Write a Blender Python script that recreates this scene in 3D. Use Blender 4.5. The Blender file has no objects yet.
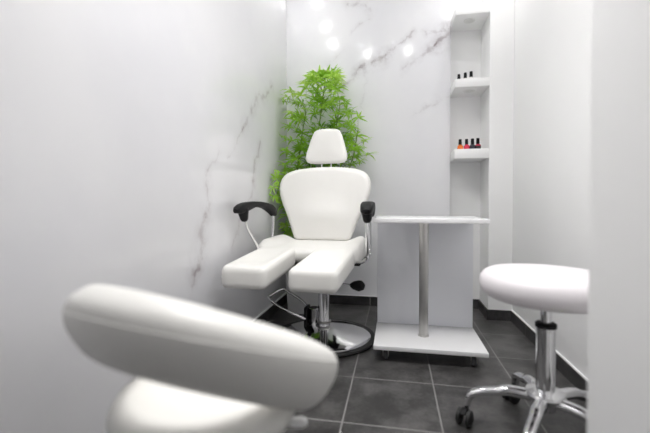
import bpy, bmesh, math, random
from mathutils import Vector, Matrix, noise as mnoise

S = bpy.context.scene
COL = S.collection
PI = math.pi

# ------------------------------------------------------------------ camera
F = 370.0                       # focal length in pixels of the 650 px frame
PSI = math.atan(70 / F)         # yaw to the left
PITCH = math.radians(1.0)
SH = 14.5 - F * math.tan(PITCH) # the rest of the low horizon is lens shift
EYE = Vector((0, 0, .85))
R3 = Matrix.Rotation(PSI, 3, 'Z') @ Matrix.Rotation(PI / 2 - PITCH, 3, 'X')


def ray(px, py):
    return R3 @ Vector(((px - 325) / F, (216.5 - py - SH) / F, -1))


def onX(px, py, X):
    r = ray(px, py); return EYE + r * (X / r.x)


def onY(px, py, Y):
    r = ray(px, py); return EYE + r * (Y / r.y)


def onZ(px, py, Z):
    r = ray(px, py); return EYE + r * ((Z - EYE.z) / r.z)


cam_d = bpy.data.cameras.new('camera')
cam = bpy.data.objects.new('camera', cam_d)
COL.objects.link(cam)
cam.location = EYE
cam.rotation_euler = R3.to_euler()
cam_d.sensor_width = 36
cam_d.lens = F / 650 * 36
cam_d.shift_y = -SH / 650
cam_d.clip_start = .01
cam_d.dof.use_dof = True
cam_d.dof.focus_distance = 2.35
cam_d.dof.aperture_fstop = 1.15
S.camera = cam

# ------------------------------------------------------------------ materials


class NT:
    def __init__(s, name):
        s.m = bpy.data.materials.new(name)
        s.m.use_nodes = True
        s.t = s.m.node_tree
        s.p = s.t.nodes['Principled BSDF']

    def n(s, kind, **kw):
        x = s.t.nodes.new(kind)
        for k, v in kw.items():
            setattr(x, k, v)
        return x

    def set(s, sock, v):
        if isinstance(v, bpy.types.NodeSocket):
            s.t.links.new(v, sock)
        else:
            sock.default_value = v

    def math(s, op, a, b=0.0, c=None, clamp=False):
        x = s.n('ShaderNodeMath', operation=op, use_clamp=clamp)
        s.set(x.inputs[0], a); s.set(x.inputs[1], b)
        if c is not None:
            s.set(x.inputs[2], c)
        return x.outputs[0]

    def vm(s, op, a, b=(0, 0, 0), scale=None):
        x = s.n('ShaderNodeVectorMath', operation=op)
        s.set(x.inputs[0], a)
        if op != 'LENGTH' and op != 'SCALE':
            s.set(x.inputs[1], b)
        if scale is not None:
            s.set(x.inputs['Scale'], scale)
        return x.outputs['Value'] if op in ('LENGTH', 'DOT_PRODUCT', 'DISTANCE') else x.outputs[0]

    def pos(s):
        return s.n('ShaderNodeNewGeometry').outputs['Position']

    def obj(s):
        return s.n('ShaderNodeTexCoord').outputs['Object']

    def noise(s, vec, scale, detail=3, rough=.5):
        x = s.n('ShaderNodeTexNoise')
        s.set(x.inputs['Vector'], vec)
        x.inputs['Scale'].default_value = scale
        x.inputs['Detail'].default_value = detail
        x.inputs['Roughness'].default_value = rough
        return x

    def mix(s, fac, a, b):
        x = s.n('ShaderNodeMix', data_type='RGBA')
        s.set(x.inputs[0], fac); s.set(x.inputs[6], a); s.set(x.inputs[7], b)
        return x.outputs[2]

    def ramp(s, v, a, b, lo=0.0, hi=1.0):
        x = s.n('ShaderNodeMapRange', interpolation_type='SMOOTHSTEP')
        s.set(x.inputs[0], v)
        for i, q in enumerate((a, b, lo, hi)):
            x.inputs[i + 1].default_value = q
        return x.outputs[0]

    def bump(s, h, strength, dist=.002):
        x = s.n('ShaderNodeBump')
        x.inputs['Strength'].default_value = strength
        x.inputs['Distance'].default_value = dist
        s.set(x.inputs['Height'], h)
        s.t.links.new(x.outputs[0], s.p.inputs['Normal'])


def c4(c):
    return (*c, 1)


def basic(name, col, rough=.5, metal=0.0, var=.03, vscale=6, bump=0.0, bscale=200, coat=0.0, spec=.5):
    k = NT(name)
    nz = k.noise(k.obj(), vscale, 3)
    lo = tuple(max(0, q * (1 - var)) for q in col); hi = tuple(min(1, q * (1 + var)) for q in col)
    k.set(k.p.inputs['Base Color'], k.mix(nz.outputs[0], c4(lo), c4(hi)))
    k.p.inputs['Roughness'].default_value = rough
    k.p.inputs['Metallic'].default_value = metal
    k.p.inputs['Specular IOR Level'].default_value = spec
    if coat:
        k.p.inputs['Coat Weight'].default_value = coat
        k.p.inputs['Coat Roughness'].default_value = .05
    if bump:
        b = k.noise(k.obj(), bscale, 2)
        k.bump(b.outputs[0], bump)
    return k.m


def marble(name, plane, veins, tone=1.0):
    """white polished marble; veins: (a, b, width, strength) with a, b as points of the room"""
    k = NT(name)
    P = k.pos()
    w1 = k.noise(P, 3.2, 5, .6)
    w2 = k.noise(P, 17, 3, .6)
    off = k.vm('SCALE', k.vm('SUBTRACT', w1.outputs['Color'], (.5, .5, .5)), scale=.24)
    off2 = k.vm('SCALE', k.vm('SUBTRACT', w2.outputs['Color'], (.5, .5, .5)), scale=.05)
    Q = k.vm('ADD', k.vm('ADD', P, off), off2)
    flat = (0, 1, 1) if plane == 'X' else (1, 0, 1)
    Q = k.vm('MULTIPLY', Q, flat)
    total = None
    for a, b, w, st in veins:
        a = Vector(a) * Vector(flat); b = Vector(b) * Vector(flat)
        ba = b - a
        pa = k.vm('SUBTRACT', Q, a)
        h = k.math('MULTIPLY', k.vm('DOT_PRODUCT', pa, ba), 1 / max(ba.length_squared, 1e-6), clamp=True)
        d = k.vm('LENGTH', k.vm('SUBTRACT', pa, k.vm('SCALE', ba, scale=h)))
        # a thin line inside a soft halo
        v = k.math('ADD', k.ramp(d, 0, w * 1.9, st * .62, 0), k.ramp(d, 0, w * 7, st * .33, 0))
        total = v if total is None else k.math('ADD', total, v)
    patch = k.noise(P, 9, 4, .65)
    total = k.math('MULTIPLY', total, k.ramp(patch.outputs[0], .36, .62, .12, 1.0), clamp=True)
    cloud = k.noise(P, 1.6, 4, .55)
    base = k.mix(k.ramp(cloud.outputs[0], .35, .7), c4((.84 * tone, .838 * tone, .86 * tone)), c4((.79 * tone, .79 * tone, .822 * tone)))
    k.set(k.p.inputs['Base Color'], k.mix(total, base, c4((.30, .255, .27))))
    k.p.inputs['Roughness'].default_value = .12
    k.p.inputs['Specular IOR Level'].default_value = .5
    return k.m


TILE = .375
G0 = onZ(353, 377, 0)           # one crossing of the grout lines


def tile_mat(name, col, ax, off, size=TILE, g=.0055, groutcol=(.25, .245, .24)):
    k = NT(name)
    P = k.pos()
    sep = k.n('ShaderNodeSeparateXYZ'); k.set(sep.inputs[0], P)
    edge = None
    cell = []
    for i, o in zip(ax, off):
        u = k.math('DIVIDE', k.math('SUBTRACT', sep.outputs[i], o), size)
        cell.append(k.math('FLOOR', u))
        f = k.math('FRACT', u)
        e = k.math('MULTIPLY', k.math('MINIMUM', f, k.math('SUBTRACT', 1.0, f)), size)
        edge = e if edge is None else k.math('MINIMUM', edge, e)
    grout = k.ramp(edge, g * .35, g * .75, 1, 0)
    comb = k.n('ShaderNodeCombineXYZ')
    for i, q in enumerate(cell):
        k.set(comb.inputs[i], q)
    wn = k.n('ShaderNodeTexWhiteNoise'); k.set(wn.inputs['Vector'], comb.outputs[0])
    big = k.noise(P, 5.5, 5, .62)
    fine = k.noise(P, 60, 3, .6)
    v = k.math('ADD', k.math('MULTIPLY', big.outputs[0], .8), k.math('MULTIPLY', fine.outputs[0], .2))
    v = k.math('ADD', v, k.math('MULTIPLY', k.math('SUBTRACT', wn.outputs[0], .5), .06))
    lo = tuple(q * .55 for q in col); hi = tuple(q * 1.6 for q in col)
    body = k.mix(k.ramp(v, .36, .66), c4(lo), c4(hi))
    k.set(k.p.inputs['Base Color'], k.mix(grout, body, c4(groutcol)))
    k.set(k.p.inputs['Roughness'], k.math('ADD', k.math('MULTIPLY', grout, .4), .36))
    k.bump(k.math('ADD', k.math('MULTIPLY', grout, -1.0), k.math('MULTIPLY', fine.outputs[0], .25)), .35, .002)
    return k.m


def emit(name, col, strength):
    k = NT(name)
    k.p.inputs['Base Color'].default_value = c4((.9, .9, .9))
    k.p.inputs['Emission Color'].default_value = c4(col)
    k.p.inputs['Emission Strength'].default_value = strength
    return k.m


M = {}
M['paint'] = basic('white_wall_paint', (.89, .89, .89), .6, var=.012, vscale=2, bump=.05, bscale=90)
M['ceiling'] = basic('ceiling_paint', (.93, .93, .93), .7, var=.01)
M['leather'] = basic('white_leatherette', (.84, .83, .80), .42, var=.02, vscale=8, bump=.08, bscale=420)
M['leather_cool'] = basic('white_leatherette_stool', (.82, .785, .81), .42, var=.02, vscale=8, bump=.08, bscale=420)
M['piping'] = basic('white_piping', (.80, .79, .76), .45, var=.02)
M['chrome'] = basic('chrome', (.80, .80, .81), .09, 1.0, var=.02)
M['brushed'] = basic('brushed_steel', (.60, .59, .575), .34, 1.0, var=.05, vscale=30)
M['black'] = basic('black_plastic', (.009, .009, .010), .55, var=.15, vscale=20, bump=.06, bscale=300, spec=.2)
M['rubber'] = basic('black_rubber', (.015, .015, .015), .6, var=.15)
M['castor'] = basic('grey_castor_plastic', (.10, .10, .105), .35, var=.1)
M['laminate'] = basic('white_gloss_laminate', (.88, .88, .89), .22, var=.01, vscale=3, coat=.2)
M['laminate_panel'] = basic('blue_grey_white_laminate', (.85, .86, .90), .3, var=.02, vscale=3)
M['pot'] = basic('white_planter', (.86, .86, .86), .35, var=.02)
M['soil'] = basic('dark_soil', (.03, .02, .014), .95, var=.6, vscale=60, bump=.6, bscale=80)
M['stem'] = basic('green_cane', (.16, .26, .045), .5, var=.35, vscale=14)
M['lampglass'] = basic('frosted_lamp_glass', (.74, .74, .73), .35, var=.01)
M['lamprim'] = basic('white_lamp_rim', (.80, .80, .79), .35, var=.01)
M['lamp'] = emit('spot_glow', (1.0, .985, .97), 57.0)
M['panel'] = emit('fill_glow', (1.0, .98, .96), 6.5)  # glow for an added fill light, not assigned to any object


def leaf_mat():
    k = NT('bamboo_leaves')
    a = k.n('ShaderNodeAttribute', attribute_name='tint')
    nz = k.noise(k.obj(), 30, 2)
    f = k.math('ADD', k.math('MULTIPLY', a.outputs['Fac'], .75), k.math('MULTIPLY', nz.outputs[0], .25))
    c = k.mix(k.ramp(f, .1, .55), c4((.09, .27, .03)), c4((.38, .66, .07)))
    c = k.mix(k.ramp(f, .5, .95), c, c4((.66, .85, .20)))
    k.set(k.p.inputs['Base Color'], c)
    k.p.inputs['Roughness'].default_value = .42
    tr = k.n('ShaderNodeBsdfTranslucent'); k.set(tr.inputs[0], c)
    ms = k.n('ShaderNodeMixShader'); ms.inputs[0].default_value = .42
    out = k.t.nodes['Material Output']
    k.t.links.new(k.p.outputs[0], ms.inputs[1]); k.t.links.new(tr.outputs[0], ms.inputs[2])
    k.t.links.new(ms.outputs[0], out.inputs[0])
    return k.m


M['leaf'] = leaf_mat()

# ------------------------------------------------------------------ mesh helpers


def catmull(pts, n=6, closed=False):
    pts = [Vector(p) for p in pts]
    out = []
    m = len(pts)
    rng = range(m) if closed else range(m - 1)
    for i in rng:
        g = (lambda j: pts[j % m]) if closed else (lambda j: pts[max(0, min(m - 1, j))])
        p0, p1, p2, p3 = g(i - 1), g(i), g(i + 1), g(i + 2)
        for q in range(n):
            t = q / n
            out.append(.5 * ((2 * p1) + (p2 - p0) * t + (2 * p0 - 5 * p1 + 4 * p2 - p3) * t * t + (3 * p1 - p0 - 3 * p2 + p3) * t ** 3))
    if not closed:
        out.append(pts[-1])
    return out


def obj(name, bm, mat, parent=None, smooth=True, angle=40):
    bmesh.ops.recalc_face_normals(bm, faces=bm.faces)
    me = bpy.data.meshes.new(name)
    bm.to_mesh(me); bm.free()
    if smooth:
        for p in me.polygons:
            p.use_smooth = True
        me.set_sharp_from_angle(angle=math.radians(angle))
    me.materials.append(mat)
    o = bpy.data.objects.new(name, me)
    COL.objects.link(o)
    if parent:
        o.parent = parent
    return o


def thing(name, label, cat, loc=(0, 0, 0), rz=0, group=None):
    o = bpy.data.objects.new(name, None)
    COL.objects.link(o)
    o.empty_display_size = .05
    o.location = loc; o.rotation_euler = (0, 0, rz)
    tag(o, label, cat, group)
    return o


def tag(o, label, cat, group=None):
    o['label'] = label; o['category'] = cat
    if group:
        o['group'] = group
    return o


def structure(name, bm, mat, smooth=False):
    o = obj(name, bm, mat, None, smooth)
    o['kind'] = 'structure'
    return o


def box(bm, lo, hi, bevel=0.0, seg=2):
    lo, hi = Vector(lo), Vector(hi)
    r = bmesh.ops.create_cube(bm, size=1)
    for v in r['verts']:
        v.co = (lo + hi) / 2 + Vector(v.co[i] * (hi[i] - lo[i]) for i in range(3))
    if bevel:
        es = {e for v in r['verts'] for e in v.link_edges}
        bmesh.ops.bevel(bm, geom=list(es), offset=bevel, segments=seg, profile=.5, affect='EDGES')
    return bm


def loft(bm, rings, cap0=True, cap1=True, closed=True):
    """skin a list of rings of points"""
    vs = [[bm.verts.new(p) for p in r] for r in rings]
    n = len(vs[0])
    for a, b in zip(vs, vs[1:]):
        for i in range(n if closed else n - 1):
            j = (i + 1) % n
            bm.faces.new((a[i], a[j], b[j], b[i]))
    for flag, r in ((cap0, vs[0]), (cap1, vs[-1])):
        if flag:
            c = bm.verts.new(sum((v.co for v in r), Vector()) / n)
            for i in range(n):
                bm.faces.new((r[i], r[(i + 1) % n], c))
    return bm


def tube(bm, pts, rad, seg=12, smooth=0, scale=(1, 1), up=(0, 0, 1)):
    pts = [Vector(p) for p in pts]
    if smooth:
        pts = catmull(pts, smooth)
    n = len(pts)
    rads = rad if isinstance(rad, (list, tuple)) else [rad] * n
    if len(rads) != n:
        rads = [rads[0] + (rads[-1] - rads[0]) * i / (n - 1) for i in range(n)]
    rings = []
    ref = Vector(up)
    for i, p in enumerate(pts):
        t = (pts[min(i + 1, n - 1)] - pts[max(i - 1, 0)]).normalized()
        s = t.cross(ref)
        if s.length < 1e-4:
            s = t.cross(Vector((1, 0, 0)))
        s.normalize()
        u = s.cross(t).normalized()
        ref = u
        rings.append([p + s * (math.cos(a) * rads[i] * scale[0]) + u * (math.sin(a) * rads[i] * scale[1])
                      for a in (2 * PI * q / seg for q in range(seg))])
    return loft(bm, rings)


def lathe(bm, prof, seg=40, c=(0, 0, 0)):
    c = Vector(c)
    rings = [[c + Vector((r * math.cos(a), r * math.sin(a), z)) for a in (2 * PI * q / seg for q in range(seg))]
             for r, z in prof]
    return loft(bm, rings)


def cyl(bm, a, b, r, seg=24):
    return tube(bm, [a, b], r, seg)


def rrect(w, d, rad, n=8, cx=0.0, cy=0.0):
    out = []
    for sx, sy, a0 in ((1, 1, 0), (-1, 1, 90), (-1, -1, 180), (1, -1, 270)):
        for i in range(n + 1):
            a = math.radians(a0 + 90 * i / n)
            out.append(Vector((cx + sx * (w / 2 - rad) + rad * math.cos(a), cy + sy * (d / 2 - rad) + rad * math.sin(a), 0)))
    return out


def resample(pts, n):
    pts = [Vector(p) for p in pts]
    L = [0]
    m = len(pts)
    for i in range(m):
        L.append(L[-1] + (pts[(i + 1) % m] - pts[i]).length)
    out = []
    j = 0
    for q in range(n):
        s = L[-1] * q / n
        while L[j + 1] < s:
            j += 1
        t = (s - L[j]) / max(L[j + 1] - L[j], 1e-9)
        out.append(pts[j].lerp(pts[(j + 1) % m], t))
    return out


def cushion(outline, h, r, dome=.0, under=0.0, n=72, prof=6, rings=7, fn=None):
    """upholstered pad: outline in XY, thickness h, edge radius r, domed top; fn warps the points"""
    o = resample(outline, n)
    cen = sum(o, Vector()) / n
    nor = []
    for i in range(n):
        t = (o[(i + 1) % n] - o[i - 1]).normalized()
        nor.append(Vector((t.y, -t.x, 0)))
    R = []

    def ring(inset, z, k=1.0):
        pts = [cen + ((o[i] - nor[i] * inset) - cen) * k for i in range(n)]
        R.append([Vector((p.x, p.y, z)) for p in pts])
    for q in range(1, rings):                       # underside from the middle outwards
        k = q / rings
        ring(r, -under * (1 - k * k), k)
    for q in range(prof + 1):
        a = PI / 2 * q / prof
        ring(r * (1 - math.sin(a)), r * (1 - math.cos(a)))
    for q in range(prof + 1):
        a = PI / 2 * q / prof
        ring(r * (1 - math.cos(a)), h - r * (1 - math.sin(a)))
    for q in range(rings - 1, 0, -1):
        k = q / rings
        ring(r, h + dome * (1 - k * k), k)
    bm = bmesh.new()
    if fn:
        R = [[fn(p) for p in rr] for rr in R]
    return loft(bm, R)


# ------------------------------------------------------------------ the room
XL, XR, YB, ZC, YR = -.907, .825, 3.045, 2.75, -2.0
a = onY(450.3, 120, YB)
XA = a.x                                            # where the marble ends and the alcove begins
XP, YP = .663, 2.835                                # corner of the pier beside the alcove
XE, YE = .392, .85                                  # entry wall

structure('floor', box(bmesh.new(), (XL - .1, YR - .1, -.1), (XR + .1, YB + .2, 0)),
          tile_mat('grey_slate_tiles', (.070, .068, .067), (0, 1), (G0.x, G0.y)))
structure('ceiling', box(bmesh.new(), (XL - .1, YR - .1, ZC), (XR + .1, YB + .2, ZC + .1)), M['ceiling'])

L = lambda px, py: onX(px, py, XL)
B = lambda px, py: onY(px, py, YB)
lv = [(L(272, 88), L(243, 126), .012, .5), (L(243, 126), L(229, 162), .007, .35), (L(262, 143), L(253, 180), .011, .55),
      (L(253, 180), L(239, 232), .006, .3), (L(211, 172), L(207, 212), .009, .4), (L(207, 212), L(196, 268), .014, .5),
      (L(205, 236), L(192, 285), .010, .4), (L(246, 205), L(228, 262), .007, .3), (L(220, 150), L(211, 172), .005, .22)]
bv = [(B(344, 86), B(366, 71), .010, .45), (B(366, 71), B(386, 54), .013, .7), (B(386, 54), B(409, 32), .009, .5),
      (B(330, 66), B(345, 48), .006, .3), (B(404, 69), B(438, 45), .011, .5), (B(438, 45), B(453, 26), .016, .75),
      (B(425, 33), B(450, 28), .010, .45), (B(345, 3), B(371, 11), .013, .5), (B(346, 78), B(343, 100), .007, .3),
      (B(412, 117), B(449, 97), .007, .28), (B(352, 32), B(372, 22), .006, .28), (B(372, 70), B(362, 110), .004, .16)]
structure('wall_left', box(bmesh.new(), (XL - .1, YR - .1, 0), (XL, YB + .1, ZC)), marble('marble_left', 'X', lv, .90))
structure('wall_back', box(bmesh.new(), (XL, YB, 0), (XA, YB + .17, ZC)), marble('marble_back', 'Y', bv))
structure('wall_alcove', box(bmesh.new(), (XA, YB + .07, 0), (XP, YB + .17, ZC)), M['paint'])
structure('wall_pier', box(bmesh.new(), (XP, YP, 0), (XR, YB + .17, ZC), .004), M['paint'])
structure('wall_right', box(bmesh.new(), (XR, YR - .1, 0), (XR + .1, YB + .1, ZC)), M['paint'])
structure('wall_entry', box(bmesh.new(), (XE, YR, 0), (XR, YE, ZC), .004), M['paint'])
structure('wall_rear', box(bmesh.new(), (XL, YR - .1, 0), (XE, YR, ZC)), M['paint'])

tb = tile_mat('grey_slate_skirting', (.046, .045, .045), (0, 1), (G0.x, G0.y), g=.005)
bt, bh = .010, .074


def skirt(name, lo, hi):
    structure(name, box(bmesh.new(), lo, hi, .001, 1), tb)


def bead(name, lo, hi):
    structure(name, box(bmesh.new(), lo, hi, .001, 1), M['paint'])


skirt('baseboard_left', (XL, YR, 0), (XL + bt, YB, bh))
bead('trim_1', (XL, YR, bh), (XL + bt * .9, YB, bh + .009))
skirt('baseboard_back', (XL + bt, YB - bt, 0), (XA, YB, bh))
bead('trim_2', (XL + bt, YB - bt * .9, bh), (XA, YB, bh + .006))
skirt('baseboard_alcove', (XA, YB + .07 - bt, 0), (XP - bt, YB + .07, bh))
skirt('baseboard_pier_side', (XP - bt, YP - bt, 0), (XP, YB + .07, bh))
skirt('baseboard_pier_front', (XP, YP - bt, 0), (XR - bt, YP, bh))
skirt('baseboard_right', (XR - bt, YE, 0), (XR, YP, bh))
bead('trim_3', (XR - bt * .9, YE, bh), (XR, YP, bh + .008))

# shelves of the alcove
shelf_words = ('highest of the white alcove shelves, empty, round lamp set in its underside',
               'middle white alcove shelf carrying three black-capped bottles',
               'lowest white alcove shelf carrying the orange, red and black bottles')
SHELF = []
for (zb, zt), w, lamp in zip(((2.205, 2.265), (1.683, 1.744), (1.166, 1.236)), shelf_words, (1, 1, 0)):
    t = thing('wall_shelf', w, 'shelf', ((XA + XP) / 2, (YP + YB) / 2, zb), 0, 'white shelves in the alcove')
    hx = (XP - XA) / 2
    obj('shelf_board', box(bmesh.new(), (-hx + .002, YP - t.location.y, 0), (hx - .0, YB + .07 - t.location.y, zt - zb), .003), M['paint'], t)
    if lamp:
        bm = bmesh.new()
        lathe(bm, [(.030, -.0005), (.030, -.004), (.040, -.004), (.042, 0), (.042, .001)], 32)
        rim = obj('lamp_rim', bm, M['lamprim'], t)
        obj('lamp_glass', lathe(bmesh.new(), [(.005, -.0015), (.029, -.0015), (.029, .0)], 28), M['lampglass'], rim)
    SHELF.append((t, zt))

# ------------------------------------------------------------------ ceiling spots and an added fill light
spots = [(-.74, 2.60), (-.74, 2.12), (-.74, 1.69), (-.35, 1.31), (.16, 1.31), (.52, 2.20), (.52, 2.66)]
where = ('above the plant', 'above the pedicure chair armrest nearest the marble wall', 'above the foot rests', 'ahead of the pedicure chair',
         'ahead of the manicure table', 'above the manicure table', 'before the alcove')
first = None
for (x, y), w in zip(spots, where):
    lab = 'small round recessed ceiling spot, lit, ' + w
    if first is None:
        first = thing('ceiling_spot', lab, 'ceiling light', (x, y, ZC), 0, 'recessed ceiling spots')
        bm = bmesh.new()
        lathe(bm, [(.036, 0), (.036, -.005), (.050, -.006), (.054, 0)], 32)
        obj('spot_rim', bm, M['lamprim'], first)
        obj('spot_lens', lathe(bmesh.new(), [(.004, -.003), (.035, -.003), (.035, 0)], 24), M['lamp'], first)
    else:
        c = first.copy(); COL.objects.link(c); c.location = (x, y, ZC); c['label'] = lab
        for ch in list(first.children):
            d = ch.copy(); COL.objects.link(d); d.parent = c
for (x, y), w in (((-.10, 1.02), 'between the swivel chair and the pedicure chair'),):  # added fill light above the frame, brightens the fronts of the furniture
    t = thing('added_fill_panel', 'added fill light out of view, flat rectangular ceiling panel, lit, ' + w, 'ceiling light', (x, y, ZC))
    obj('fill_frame', box(bmesh.new(), (-.47, -.19, -.012), (.47, .19, 0), .003), M['lamprim'], t)
    obj('fill_cover', box(bmesh.new(), (-.45, -.17, -.014), (.45, .17, -.0125)), M['lampglass'], t)
    ld = bpy.data.lights.new('fill_lamp', 'AREA')
    ld.shape = 'RECTANGLE'; ld.size = .9; ld.size_y = .34; ld.energy = 5.2; ld.spread = math.radians(125); ld.color = (1, .985, .97)
    lo = bpy.data.objects.new('fill_lamp', ld); COL.objects.link(lo); lo.parent = t; lo.location = (0, 0, -.016)

# ------------------------------------------------------------------ pedicure chair
PC = thing('pedicure_chair', 'white leatherette pedicure chair with two foot rests on a round chrome base', 'chair',
           (-.462, 2.262, 0), math.radians(-2.5))
# local frame: x to the room's right, y to the back wall, z up
base = obj('base', lathe(bmesh.new(), [(.285, .0), (.312, .002), (.332, .006), (.337, .013), (.332, .021), (.312, .024)], 72), M['rubber'], PC)
obj('base_dome', lathe(bmesh.new(), [(.305, .0235), (.300, .027), (.28, .034), (.23, .046), (.16, .061), (.10, .074), (.05, .084)], 72), M['chrome'], base)
pump = obj('pump_column', lathe(bmesh.new(), [(.052, .048), (.052, .058), (.040, .064), (.037, .070), (.037, .30), (.033, .302), (.033, .31), (.026, .312), (.026, .47)], 36), M['chrome'], PC)
obj('collar', lathe(bmesh.new(), [(.0375, .098), (.044, .100), (.044, .112), (.0375, .114)], 32), M['brushed'], pump)
PCX = .028
# foot pump cup beside the column
cup = obj('pump_cup', lathe(bmesh.new(), [(.030, .046), (.034, .05), (.034, .165), (.037, .168), (.037, .176), (.030, .178)], 28, (-.072, .03, 0)), M['chrome'], PC)
obj('cup_top', lathe(bmesh.new(), [(.006, .1795), (.029, .1795), (.029, .177)], 24, (-.072, .03, 0)), M['rubber'], cup)
br = bmesh.new()
box(br, (-.122, -.035, .05), (-.104, .055, .19), .004)
box(br, (-.11, .0, .085), (-.05, .045, .11), .003)
ftb = obj('footrest_bracket', br, M['black'], PC)
bm = bmesh.new()
tube(bm, [(-.113, .05, .165), (-.17, .08, .205), (-.275, .095, .255), (-.308, .075, .270), (-.338, -.065, .258), (-.326, -.098, .250), (-.255, -.085, .198), (-.113, -.03, .12)], .0085, 10, 6)
ftr = obj('footrest_bar', bm, M['chrome'], PC)
for o_ in (base, pump, cup, ftb, ftr):
    o_.location.x = PCX
base.scale = (.955, .955, 1)
# underframe
bm = bmesh.new()
box(bm, (-.16, -.20, .455), (.16, .22, .492), .006)
box(bm, (-.05, -.07, .43), (.05, .07, .47), .006)
box(bm, (.155, -.07, .470), (.262, .10, .486), .004)
obj('underframe', bm, M['black'], PC)
# lever
bm = bmesh.new()
tube(bm, [(.03, -.02, .372), (.12, -.04, .358), (.21, -.055, .352)], .006, 10, 4)
lev = obj('pump_lever', bm, M['chrome'], PC)
bm = bmesh.new()
tube(bm, [(.205, -.053, .352), (.222, -.057, .352), (.255, -.064, .352), (.278, -.069, .358), (.290, -.071, .362)], [.012, .024, .033, .028, .010], 14, 0)
obj('lever_knob', bm, M['black'], lev)


# seat: broad cushion with raised side rolls
def seat_fn(p):
    x, y, z = p
    u = abs(x) / .30
    q_ = max(0, min(1, (u - .52) / .38))
    lift = .038 * q_ * q_ * (3 - 2 * q_)
    lift *= max(0, min(1, (y + .21) / .16)) if y < 0 else 1
    slope = .012 * (y + .2) / .48
    top = max(0, min(1, z / .085))
    return Vector((x * 1.06 - .045, y, .490 + z + (lift * top) + slope))


out = catmull([(-.20, -.205), (0, -.185), (.20, -.205), (.265, -.19), (.305, -.12), (.312, .05), (.30, .20), (.25, .26), (0, .28), (-.25, .26), (-.30, .20), (-.312, .05), (-.305, -.12), (-.265, -.19)], 6, True) if False else \
    catmull([(x, y, 0) for x, y in [(-.18, -.205), (0, -.185), (.18, -.205), (.265, -.19), (.307, -.12), (.315, .05), (.30, .20), (.25, .26), (0, .28), (-.25, .26), (-.30, .20), (-.315, .05), (-.307, -.12), (-.265, -.19)]], 6, True)
seat = obj('seat', cushion(out, .085, .038, .006, n=96, rings=10, fn=seat_fn), M['leather'], PC, angle=80)

# foot rests: left and right, mirrored
for sx, ang in ((-1, 0.0), (1, 0.0)):
    def pad_fn(p, sx=sx):
        x, y, z = p
        dip = -.022 * max(0, 1 - (x / .085) ** 2) * (z > .05) * max(0, min(1, (.17 - abs(y + .0)) / .1))
        t = (y + .24) / .46
        return Vector((x * (1 + .04 * (1 - t)) + sx * (.165) - .025 * (1 - t) - .045 + (.016 if sx > 0 else 0), y - .39, (.424 + z * 1.30) + dip + .050 * t))
    o2 = rrect(.232, .44, .035, 6)
    pad = obj('foot_rest', cushion(o2, .085, .024, .004, n=88, rings=9, fn=pad_fn), M['leather'], PC, angle=80)
    bm = bmesh.new()
    tube(bm, [(sx * .16 - .05, -.15, .475), (sx * .165 - .055, -.25, .462), (sx * .165 - .065, -.45, .440)], .013, 10)
    obj('foot_rest_arm', bm, M['chrome'], pad)

# backrest
bp = [(0, .0), (.12, .0), (.180, .006), (.205, .05), (.222, .10), (.254, .18), (.290, .26), (.312, .335), (.312, .395), (.292, .445), (.25, .477), (.18, .495), (.09, .505), (0, .508)]
bp = bp + [(-x, z) for x, z in bp[-2:0:-1]]
RE = math.radians(13)


def back_fn(p):
    x, y, z = p                                     # outline x, height y, thickness z (front = z up)
    wrap = .16 * x * x * 2
    lum = .030 * math.exp(-((y - .17) / .10) ** 2 - (x / .17) ** 2) if z > .04 else 0
    f = -z - lum - wrap + .045
    yy = y
    return Vector((x * 1.05 - .045, .262 + f * math.cos(RE) + yy * math.sin(RE), .586 + yy * 1.045 * math.cos(RE) + f * math.sin(RE) * .3))


back = obj('backrest', cushion(catmull([(x, z, 0) for x, z in bp], 5, True), .085, .036, .010, n=110, rings=10, fn=back_fn), M['leather'], PC, angle=80)
bm = bmesh.new()
box(bm, (-.11, .30, .46), (-.07, .325, .75), .004); box(bm, (.07, .30, .46), (.11, .325, .75), .004)
obj('back_bracket', bm, M['black'], back)

# headrest
hp = [(0, 0), (.07, .0), (.118, .006), (.138, .03), (.136, .07), (.118, .14), (.098, .205), (.078, .236), (.04, .246), (0, .248)]
hp = hp + [(-x, z) for x, z in hp[-2:0:-1]]


def head_fn(p):
    x, y, z = p
    f = -z + .03 - .5 * x * x
    return Vector((x * 1.1 - .045, .385 + f * math.cos(RE) + y * math.sin(.16), 1.128 + y * 1.06 * math.cos(.16) + f * .05))


head = obj('headrest', cushion(catmull([(x, z, 0) for x, z in hp], 5, True), .065, .028, .006, n=90, rings=8, fn=head_fn), M['leather'], PC, angle=80)
for sx in (-1, 1):
    obj('headrest_post', cyl(bmesh.new(), (sx * .035 - .045, .372, 1.03), (sx * .035 - .045, .39, 1.17), .006, 12), M['chrome'], head)

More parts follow.
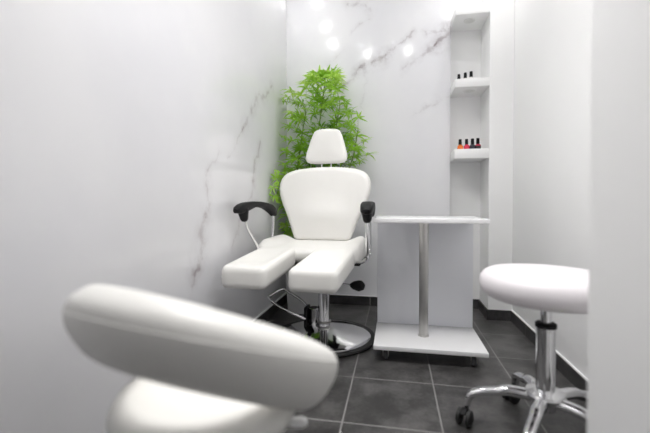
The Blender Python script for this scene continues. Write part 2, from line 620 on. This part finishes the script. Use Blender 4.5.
# armrests
Minv = (Matrix.Translation(PC.location) @ Matrix.Rotation(PC.rotation_euler.z, 4, 'Z')).inverted()
for sx, fr, re in ((-1, Vector((-.845, 1.875, 0)), Vector((-.79, 2.36, 0))), (1, Vector((-.142, 1.875, 0)), Vector((-.155, 2.36, 0)))):
    fr = Minv @ fr; re = Minv @ re

    def q(t, z):
        p = fr.lerp(re, t); return Vector((p.x, p.y, z))
    bm = bmesh.new()
    # arched pad: rings across a path with varying height
    wk = 1.18 if sx > 0 else 1.0
    path = [(-.01, .800, .014, .012), (.03, .806, .024, .020), (.10, .813, .030, .026), (.20, .823, .032, .026), (.38, .836, .032, .018),
            (.54, .836, .032, .017), (.70, .828, .031, .019), (.84, .812, .030, .025), (.94, .790, .027, .026), (.985, .768, .022, .020), (.99, .758, .012, .012)]
    rings = []
    for i, (t_, z, hw, hh) in enumerate(path):
        p = q(t_, z)
        dn = Vector((re.x - fr.x, re.y - fr.y, 0)).normalized()
        sd = Vector((dn.y, -dn.x, 0))
        i0, i1 = max(0, i - 1), min(len(path) - 1, i + 1)
        tg = (q(path[i1][0], path[i1][1]) - q(path[i0][0], path[i0][1])).normalized()
        up = sd.cross(tg).normalized()
        if up.z < 0 and i < 8:
            up = -up
        rings.append([p + sd * (math.copysign(abs(math.cos(a_)) ** .6, math.cos(a_)) * hw * wk) + up * (math.copysign(abs(math.sin(a_)) ** .6, math.sin(a_)) * hh)
                      for a_ in (2 * PI * k / 18 for k in range(18))])
    loft(bm, rings)
    # front socket
    tube(bm, [q(.15, .815), q(.165, .785), q(.185, .752), q(.19, .742)], [.034, .029, .022, .015], 14)
    arm = obj('armrest', bm, M['black'], PC, angle=60)
    bx = sx * .335
    bm = bmesh.new()
    f0, r0 = q(.185, .755), q(.96, .775)
    if sx < 0:
        tube(bm, [f0, q(.24, .69) + Vector((.010, 0, 0)), q(.36, .60) + Vector((.03, 0, 0)), q(.42, .53) + Vector((.045, 0, 0)), q(.5, .485) + Vector((.075, 0, 0)), (-.15, .03, .474)], .0095, 12, 5)
        tube(bm, [r0, q(.95, .68), q(.90, .56), q(.84, .50) + Vector((.03, 0, 0)), (-.15, .14, .474)], .0095, 12, 5)
    else:
        tube(bm, [f0, q(.17, .68), q(.22, .58), q(.30, .54) + Vector((-.004, 0, 0)), q(.40, .51) + Vector((-.05, 0, 0)), (.13, .0, .485)], .0095, 12, 5)
        tube(bm, [r0, q(.94, .68), q(.86, .56), q(.78, .52) + Vector((-.01, 0, 0)), (.13, .13, .485)], .0095, 12, 5)
    obj('armrest_tube', bm, M['chrome'], arm)

# ------------------------------------------------------------------ potted plant
random.seed(11)
PL = thing('potted_bamboo', 'leafy green bamboo-like plant in a tall white planter behind the pedicure chair', 'plant', (-.665, 2.845, 0))
bm = bmesh.new()
rings = []
for s_, z in ((.135, 0), (.139, .004), (.160, .455), (.163, .46), (.160, .465), (.150, .465), (.148, .44)):
    rings.append([Vector((p.x, p.y, z)) for p in rrect(2 * s_, 2 * s_, .018, 4)])
loft(bm, rings, True, False)
obj('planter', bm, M['pot'], PL, angle=35)
bm = bmesh.new()
loft(bm, [[Vector((p.x, p.y, .43 + .004 * math.sin(p.x * 50))) for p in rrect(.294, .294, .016, 4)]], True, False)
obj('soil', bm, M['soil'], PL)


def W(px, py, Y):
    return onY(px, py, Y) - PL.location


canes = [[(300, 230), (296, 190), (300, 150), (306, 110)], [(308, 230), (312, 170), (320, 120), (326, 72)], [(316, 230), (325, 180), (334, 140), (340, 105)],
         [(322, 230), (340, 190), (352, 160), (358, 130)], [(296, 232), (292, 205), (287, 190), (285, 180)]]
cane_pts = []
for k_, c in enumerate(canes):
    Y0 = 2.80 + .03 * (k_ % 3)
    foot = Vector((-.08 + .04 * k_, -.05 + .03 * (k_ % 3), .42))
    pts = catmull([foot] + [W(px, py, Y0 + .02 * i) for i, (px, py) in enumerate(c)], 8)
    cane_pts.append(pts)
    obj('stem', tube(bmesh.new(), pts, [.008, .0035], 8), M['stem'], PL)

bm = bmesh.new()
lay = bm.verts.layers.float.new('tint')


def leaflet(base, d, up, length, width, droop, tint):
    d = d.normalized()
    s = d.cross(up)
    if s.length < 1e-3:
        s = d.cross(Vector((1, 0, .2)))
    s.normalize(); u = s.cross(d).normalized()
    prof = [(0, .10), (.16, .62), (.38, 1.0), (.66, .72), (.86, .32), (1.0, .0)]
    prev = None
    for t_, w_ in prof:
        p = base + d * (length * t_) - Vector((0, 0, 1)) * (droop * t_ * t_ * length) + u * (.04 * length * math.sin(t_ * PI))
        if w_ > 0:
            row = [bm.verts.new(p - s * (w_ * width / 2) + u * width * .12 * w_), bm.verts.new(p), bm.verts.new(p + s * (w_ * width / 2) + u * width * .12 * w_)]
        else:
            row = [bm.verts.new(p)]
        for v in row:
            v[lay] = tint
            v.co.y = min(v.co.y, YB - .008 - PL.location.y)
            v.co.x = max(v.co.x, XL + .008 - PL.location.x)
            if v.co.x + PL.location.x > -.835 or v.co.z > 1.1:
                v.co.y = max(v.co.y, 2.725 - PL.location.y)
        if prev:
            if len(row) == 3:
                bm.faces.new((prev[0], prev[1], row[1], row[0])); bm.faces.new((prev[1], prev[2], row[2], row[1]))
            else:
                bm.faces.new((prev[0], prev[1], row[0])); bm.faces.new((prev[1], prev[2], row[0]))
        prev = row


def cluster(p, out, tint, size=1.0, n=None):
    n = n or random.randint(6, 9)
    out = out.normalized()
    side = out.cross(Vector((0, 0, 1)))
    if side.length < .05:
        side = Vector((1, 0, 0))
    side.normalize(); up = side.cross(out).normalized()
    for i in range(n):
        a_ = math.radians(-115 + 230 * i / (n - 1) + random.uniform(-9, 9))
        d = out * math.cos(a_) + side * math.sin(a_) + up * random.uniform(.0, .35)
        leaflet(p, d, up, size * random.uniform(.085, .13) * (1 - .18 * abs(a_) / 2), random.uniform(.014, .020) * size, random.uniform(.1, .55), max(0, min(1, tint + random.uniform(-.16, .16))))


env = [(66, 316, 335), (76, 310, 338), (88, 302, 342), (98, 282, 350), (108, 284, 355), (120, 288, 358), (132, 284, 362), (145, 282, 366), (158, 280, 366),
       (168, 284, 358), (180, 270, 330), (192, 270, 320), (204, 272, 315), (218, 282, 310), (232, 284, 306)]


def span(y):
    for (y0, a0, b0), (y1, a1, b1) in zip(env, env[1:]):
        if y0 <= y <= y1:
            t_ = (y - y0) / (y1 - y0); return a0 + (a1 - a0) * t_, b0 + (b1 - b0) * t_
    return env[-1][1:]


spots_ = []
fixed = [(327, 77, 2.86), (290, 128, 2.8), (292, 141, 2.8), (288, 153, 2.78), (294, 160, 2.8), (291, 172, 2.78), (301, 150, 2.84), (300, 118, 2.84), (352, 128, 2.86), (356, 136, 2.86), (360, 162, 2.86), (281, 101, 2.86), (291, 92, 2.84), (308, 84, 2.84), (318, 92, 2.8), (335, 100, 2.84), (349, 115, 2.86), (358, 118, 2.9), (364, 142, 2.88), (368, 155, 2.86),
         (352, 150, 2.82), (284, 138, 2.82), (286, 150, 2.8), (276, 178, 2.60), (271, 187, 2.57), (286, 165, 2.76), (283, 226, 2.66), (288, 234, 2.69), (274, 196, 2.58), (280, 172, 2.64), (281, 190, 2.63), (282, 204, 2.64), (284, 216, 2.66), (279, 182, 2.62)]
for px, py, Y in fixed:
    spots_.append((px, py, Y))
for i in range(250):
    y = random.uniform(72, 236)
    a_, b_ = span(y)
    if y > 172 and random.random() < .35:
        continue
    x = a_ + (b_ - a_) * random.uniform(.08, .92)
    spots_.append((x, y, random.uniform(2.82, 2.98) if x > 296 and y > 112 else random.uniform(2.72, 2.97)))
allc = [p for c in cane_pts for p in c[6:]]
petioles = bmesh.new()
for px, py, Y in spots_:
    p = W(px, py, Y)
    p.x = max(p.x, XL + .035 - PL.location.x)
    q_ = min(allc, key=lambda c: (c - (p - Vector((0, 0, .06)))).length)
    o_ = (p - q_)
    horiz = Vector((o_.x, o_.y - .05, o_.z * .25 + .02))
    low_left = px < 290 and py > 168
    if low_left:
        horiz = Vector((random.uniform(-.25, .35), -.25, random.choice((1, .9, -.5))))
    if horiz.length < .02:
        horiz = Vector((random.uniform(-1, 1), -.6, .2))
    a_, b_ = span(py)
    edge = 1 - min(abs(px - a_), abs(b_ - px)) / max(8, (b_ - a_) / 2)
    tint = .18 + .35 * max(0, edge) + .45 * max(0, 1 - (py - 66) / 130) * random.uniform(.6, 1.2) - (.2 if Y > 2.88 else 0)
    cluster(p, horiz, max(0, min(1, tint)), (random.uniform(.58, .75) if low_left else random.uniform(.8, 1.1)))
    if o_.length < .3:
        tube(petioles, [q_, q_.lerp(p, .5) + Vector((0, 0, .012)), p], .0013, 5)
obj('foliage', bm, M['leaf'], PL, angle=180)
obj('leaf_stalks', petioles, M['stem'], PL)

# ------------------------------------------------------------------ manicure table
TX, TY = .178, 2.165
TB = thing('manicure_table', 'white manicure table with a steel tube leg standing on small castors', 'table', (TX, TY, 0))
hw, yf, yb = .289, -.20, .205
obj('tabletop', box(bmesh.new(), (-hw, yf, .740), (hw, yb, .764), .003), M['laminate'], TB)
obj('base_board', box(bmesh.new(), (-hw, yf, .066), (hw, yb, .089), .003), M['laminate'], TB)
obj('back_panel', box(bmesh.new(), (-hw + .004, yb - .022, .0892), (hw - .004, yb - .001, .7398), .002), M['laminate_panel'], TB)
tl = obj('tube_leg', lathe(bmesh.new(), [(.026, .0892), (.026, .7398)], 36, (-.016, .0, 0)), M['brushed'], TB)
bm = bmesh.new()
lathe(bm, [(.0265, .0893), (.031, .0893), (.031, .094), (.0265, .096)], 32, (-.016, 0, 0))
obj('leg_flange', bm, M['brushed'], tl)
for sx in (-1, 1):
    for yy in (yf + .045, yb - .05):
        bm = bmesh.new()
        box(bm, (sx * .225 - .018, yy - .018, .060), (sx * .225 + .018, yy + .018, .066), .001)
        box(bm, (sx * .225 - .016, yy - .012, .022), (sx * .225 - .0125, yy + .012, .061), .001)
        box(bm, (sx * .225 + .0125, yy - .012, .022), (sx * .225 + .016, yy + .012, .061), .001)
        cs = obj('castor', bm, M['brushed'], TB)
        bm = bmesh.new()
        tube(bm, [(sx * .225 + k, yy + .006, .025) for k in (-.0115, -.009, .009, .0115)], [.021, .025, .025, .021], 24)
        obj('castor_wheel', bm, M['castor'], cs)

# ------------------------------------------------------------------ nail polish bottles
BOT = {}


def glass_mat(name, col, rough=.12):
    k = NT(name)
    nz = k.noise(k.obj(), 40, 2)
    k.set(k.p.inputs['Base Color'], k.mix(nz.outputs[0], c4(tuple(q * .92 for q in col)), c4(tuple(min(1, q * 1.06) for q in col))))
    k.p.inputs['Roughness'].default_value = rough
    k.p.inputs['Coat Weight'].default_value = .6
    return k.m


def polish(px, zt, depth, body, shoulder, label, group, k=1.0):
    p = onY(px, 120, YP + depth)
    t_ = thing('nail_polish_bottle', label, 'bottle', (p.x, YP + depth, zt), random.uniform(-.2, .2), group)
    rings = []
    for s_, z in ((.014, 0), (.0165, .002), (.017, .006), (.017, .030), (.0155, .036), (.011, .041), (.0075, .043), (.007, .047)):
        rings.append([Vector((v.x * k * 1.15, v.y * k * 1.1, z * k)) for v in rrect(2 * s_, 2 * s_ * .86, s_ * .45, 4)])
    b = obj('glass_body', loft(bmesh.new(), rings), body, t_, angle=50)
    if shoulder:
        rings = []
        for s_, z in ((.01715, .029), (.0157, .0362), (.0113, .0412), (.0078, .0432)):
            rings.append([Vector((v.x * k * 1.17, v.y * k * 1.12, z * k)) for v in rrect(2 * s_, 2 * s_ * .86, s_ * .45, 4)])
        obj('shoulder_band', loft(bmesh.new(), rings, False, False), shoulder, b, angle=50)  # wine red colour of the bottle's shoulder
    obj('cap', lathe(bmesh.new(), [(.0115 * k, .045 * k), (.012 * k, .047 * k), (.0105 * k, .082 * k), (.0095 * k, .085 * k), (.003 * k, .0855 * k)], 20), M['black'], t_)
    return t_


orange = glass_mat('orange_polish', (.90, .20, .02)); red = glass_mat('pink_red_polish', (.70, .03, .08)); navy = glass_mat('dark_navy_polish', (.012, .016, .035))
wine = glass_mat('black_wine_polish', (.02, .008, .012)); wineS = glass_mat('wine_red_shoulder', (.42, .03, .06)); clear = glass_mat('milky_white_polish', (.78, .77, .76))
gB = 'polish bottles on the lowest alcove shelf'
polish(460.3, 1.236, .095, orange, None, 'nail polish bottle of bright orange lacquer with a black cap', gB)
polish(466.7, 1.236, .095, red, None, 'nail polish bottle of pinkish red lacquer with a black cap', gB)
polish(472.6, 1.236, .095, navy, None, 'plain dark navy nail polish bottle between the pinkish red one and the wine-shouldered one', gB, 1.03)
polish(478.0, 1.236, .090, wine, wineS, 'black nail polish bottle with a wine red shoulder, nearest the white pier', gB, 1.05)
gA = 'black capped bottles on the middle alcove shelf'
polish(458.6, 1.744, .150, clear, None, 'smallest looking black-capped bottle on the middle alcove shelf, farthest from the pier', gA, .95)
polish(465.0, 1.744, .135, clear, None, 'black-capped bottle between two others on the middle alcove shelf', gA)
polish(470.8, 1.744, .120, clear, None, 'tallest looking black-capped bottle on the middle alcove shelf, closest to the pier', gA, 1.02)


# ------------------------------------------------------------------ swivel base with five castors
def star_base(root, R, ang0, hz, col_r, rz_list, mats):
    """five curved arms with twin-wheel castors round a hub; hz = height of the hub"""
    hub = obj('hub', lathe(bmesh.new(), [(.030, hz - .055), (.034, hz - .05), (.040, hz - .02), (.062, hz - .006), (.066, hz + .002), (.062, hz + .012), (.048, hz + .016), (col_r + .001, hz + .022)], 40), M['chrome'], root)
    for k in range(5):
        a_ = math.radians(ang0 + 72 * k)
        d = Vector((math.cos(a_), math.sin(a_), 0))
        bm = bmesh.new()
        z = lambda v: Vector((0, 0, v))
        tube(bm, [d * .045 + z(hz - .012), d * .12 + z(hz - .010), d * (R * .60) + z(hz - .022), d * (R * .82) + z(hz - .036), d * (R * .95) + z(hz - .056), d * R + z(.068)],
             [.024, .016], 14, 5, (1, .85))
        arm = obj('base_arm', bm, M['chrome'], root)
        sw = math.radians(rz_list[k])
        cd = Vector((math.cos(sw), math.sin(sw), 0)); cs_ = Vector((-cd.y, cd.x, 0))
        pv = d * R
        w0 = pv + cd * .022
        bm = bmesh.new()
        cyl(bm, pv + z(.055), pv + z(.086), .007, 12)
        # curved hood over the wheels
        rings = []
        for th in range(0, 9):
            b_ = math.radians(-20 + 160 * th / 8)
            e_ = cd * math.cos(b_) * -1
            c_ = w0 + z(.029)
            pt = lambda r_, s_: c_ + (-cd) * (math.cos(b_) * r_) + z(math.sin(b_) * r_) + cs_ * s_
            rings.append([pt(.0275, -.009), pt(.033, -.009), pt(.033, .009), pt(.0275, .009)])
        loft(bm, rings)
        c = obj('castor', bm, M['black'], root, angle=50)
        for s_ in (-1, 1):
            bm = bmesh.new()
            tube(bm, [w0 + z(.029) + cs_ * (s_ * q_) for q_ in (.0105, .013, .024, .027)], [.025, .029, .029, .022], 24)
            obj('castor_wheel', bm, M['rubber'], c)
    return hub


# ------------------------------------------------------------------ round stool
SX, SY = .530, 1.435
ST = thing('round_stool', 'round white padded stool on a chrome five-arm base with black castors', 'stool', (SX, SY, 0))
circ = [Vector(((.221) * math.cos(2 * PI * i / 72), (.221) * math.sin(2 * PI * i / 72), 0)) for i in range(72)]
obj('seat', cushion(circ, .095, .043, .014, n=72, rings=8, fn=lambda p: p + Vector((0, 0, .507))), M['leather_cool'], ST, angle=80)
obj('seat_plate', box(bmesh.new(), (-.06, -.06, .492), (.06, .06, .5075), .004), M['black'], ST)
obj('lift_column', lathe(bmesh.new(), [(.031, .125), (.031, .395), (.033, .397), (.033, .414), (.027, .418)], 36), M['chrome'], ST)
obj('column_collar', lathe(bmesh.new(), [(.0335, .404), (.0345, .405), (.0345, .418), (.030, .421), (.019, .421)], 36), M['black'], ST)
obj('gas_rod', lathe(bmesh.new(), [(.018, .415), (.018, .494)], 28), M['chrome'], ST)
star_base(ST, .262, 95, .163, .031, [215, 240, 215, 300, 200], None)

# ------------------------------------------------------------------ swivel chair in front
CX, CY = -.424, .785
FC = thing('swivel_chair', 'white swivel chair with a curved wraparound back, seen from behind in the foreground', 'chair', (CX, CY, 0))
faz = math.atan2(.955, .296)                        # the way it faces
fd = Vector((math.cos(faz), math.sin(faz), 0)); sd = Vector((fd.y, -fd.x, 0))
circ = [fd * (.205 * math.cos(t_)) - sd * (.205 * math.sin(t_)) for t_ in (2 * PI * i / 80 for i in range(80))]
obj('seat', cushion(circ, .095, .046, .012, n=80, rings=8, fn=lambda p: p + Vector((0, 0, .342))), M['leather'], FC, angle=80)
NA, NS = 140, 44
AMAX = math.radians(142)
rings = []
K = .56


def band(al, u, v):
    """al: angle round the seat from the rear; u: across thickness -1..1 (out +), v: along height -1..1"""
    fl = math.radians(27)
    o_ = -fd * math.cos(al) + sd * math.sin(al)
    rc = .222
    e = abs(al) / AMAX
    zc = .520 + K * (.215 * math.cos(al)) - .02
    H = .085 * (1 - .15 * e ** 3)
    T = .040
    c_ = o_ * rc + Vector((.014, .007, zc))
    hv = o_ * math.sin(fl) + Vector((0, 0, math.cos(fl)))
    tv = o_ * math.cos(fl) - Vector((0, 0, math.sin(fl)))
    return c_ + hv * (v * H) + tv * (u * T) + o_ * ((.017) * max(0, u) * (1 - v * v)) * (1 - .4 * e ** 4)


for i in range(NA + 1):
    w = -1 + 2 * i / NA
    al = AMAX * w
    e = abs(w)
    k = 1.0 if e < .86 else math.sqrt(max(0.0, 1 - ((e - .86) / .14) ** 2)) * .92 + .08
    ring = []
    for j in range(NS):
        a_ = 2 * PI * j / NS
        u = math.copysign(abs(math.cos(a_)) ** .62, math.cos(a_)); v = math.copysign(abs(math.sin(a_)) ** .62, math.sin(a_))
        ring.append(band(al, u * k, v * k))
    rings.append(ring)
bk = obj('backrest', loft(bmesh.new(), rings), M['leather'], FC, angle=80)
pp = [band(AMAX * (-.9 + 1.8 * i / 60), 0.868, .735) for i in range(61)]
obj('piping', tube(bmesh.new(), pp, .0018, 8), M['leather'], bk)
for sgn in (-1, 1):
    al = sgn * math.radians(118)
    p_ = band(al, -.6, -.7); q_ = Vector((p_.x * .62, p_.y * .62, .345))
    obj('back_bracket', tube(bmesh.new(), [p_, p_.lerp(q_, .5) - Vector((0, 0, .02)), q_], .014, 10, 4), M['chrome'], bk)
obj('seat_plate', box(bmesh.new(), (-.07, -.07, .316), (.07, .07, .3355), .004), M['black'], FC)
obj('lift_column', lathe(bmesh.new(), [(.027, .10), (.027, .26), (.02, .262), (.02, .317)], 32), M['chrome'], FC)
bm = bmesh.new()
tube(bm, [(.05, .03, .322), (.12, .06, .312), (.175, .085, .306)], .006, 10, 4)
lv_ = obj('lift_lever', bm, M['chrome'], FC)
obj('lever_knob', tube(bmesh.new(), [(.165, .08, .307), (.18, .087, .306), (.20, .097, .304), (.21, .102, .303)], [.008, .013, .014, .008], 12), M['pot'], lv_)
star_base(FC, .27, 20, .12, .027, [40, 130, 180, 250, 330], None)

# ------------------------------------------------------------------ world and colour
wd = bpy.data.worlds.new('world'); S.world = wd
wd.use_nodes = True
wd.node_tree.nodes['Background'].inputs[0].default_value = (.9, .93, 1, 1)
wd.node_tree.nodes['Background'].inputs[1].default_value = .3
S.view_settings.view_transform = 'Standard'
S.view_settings.look = 'None'
S.view_settings.gamma = 1
S.view_settings.use_curve_mapping = False
S.view_settings.exposure = 1.70
S.cycles.use_denoising = True
S.cycles.max_bounces = 12
S.cycles.diffuse_bounces = 8
S.cycles.glossy_bounces = 6
S.cycles.sample_clamp_indirect = 10
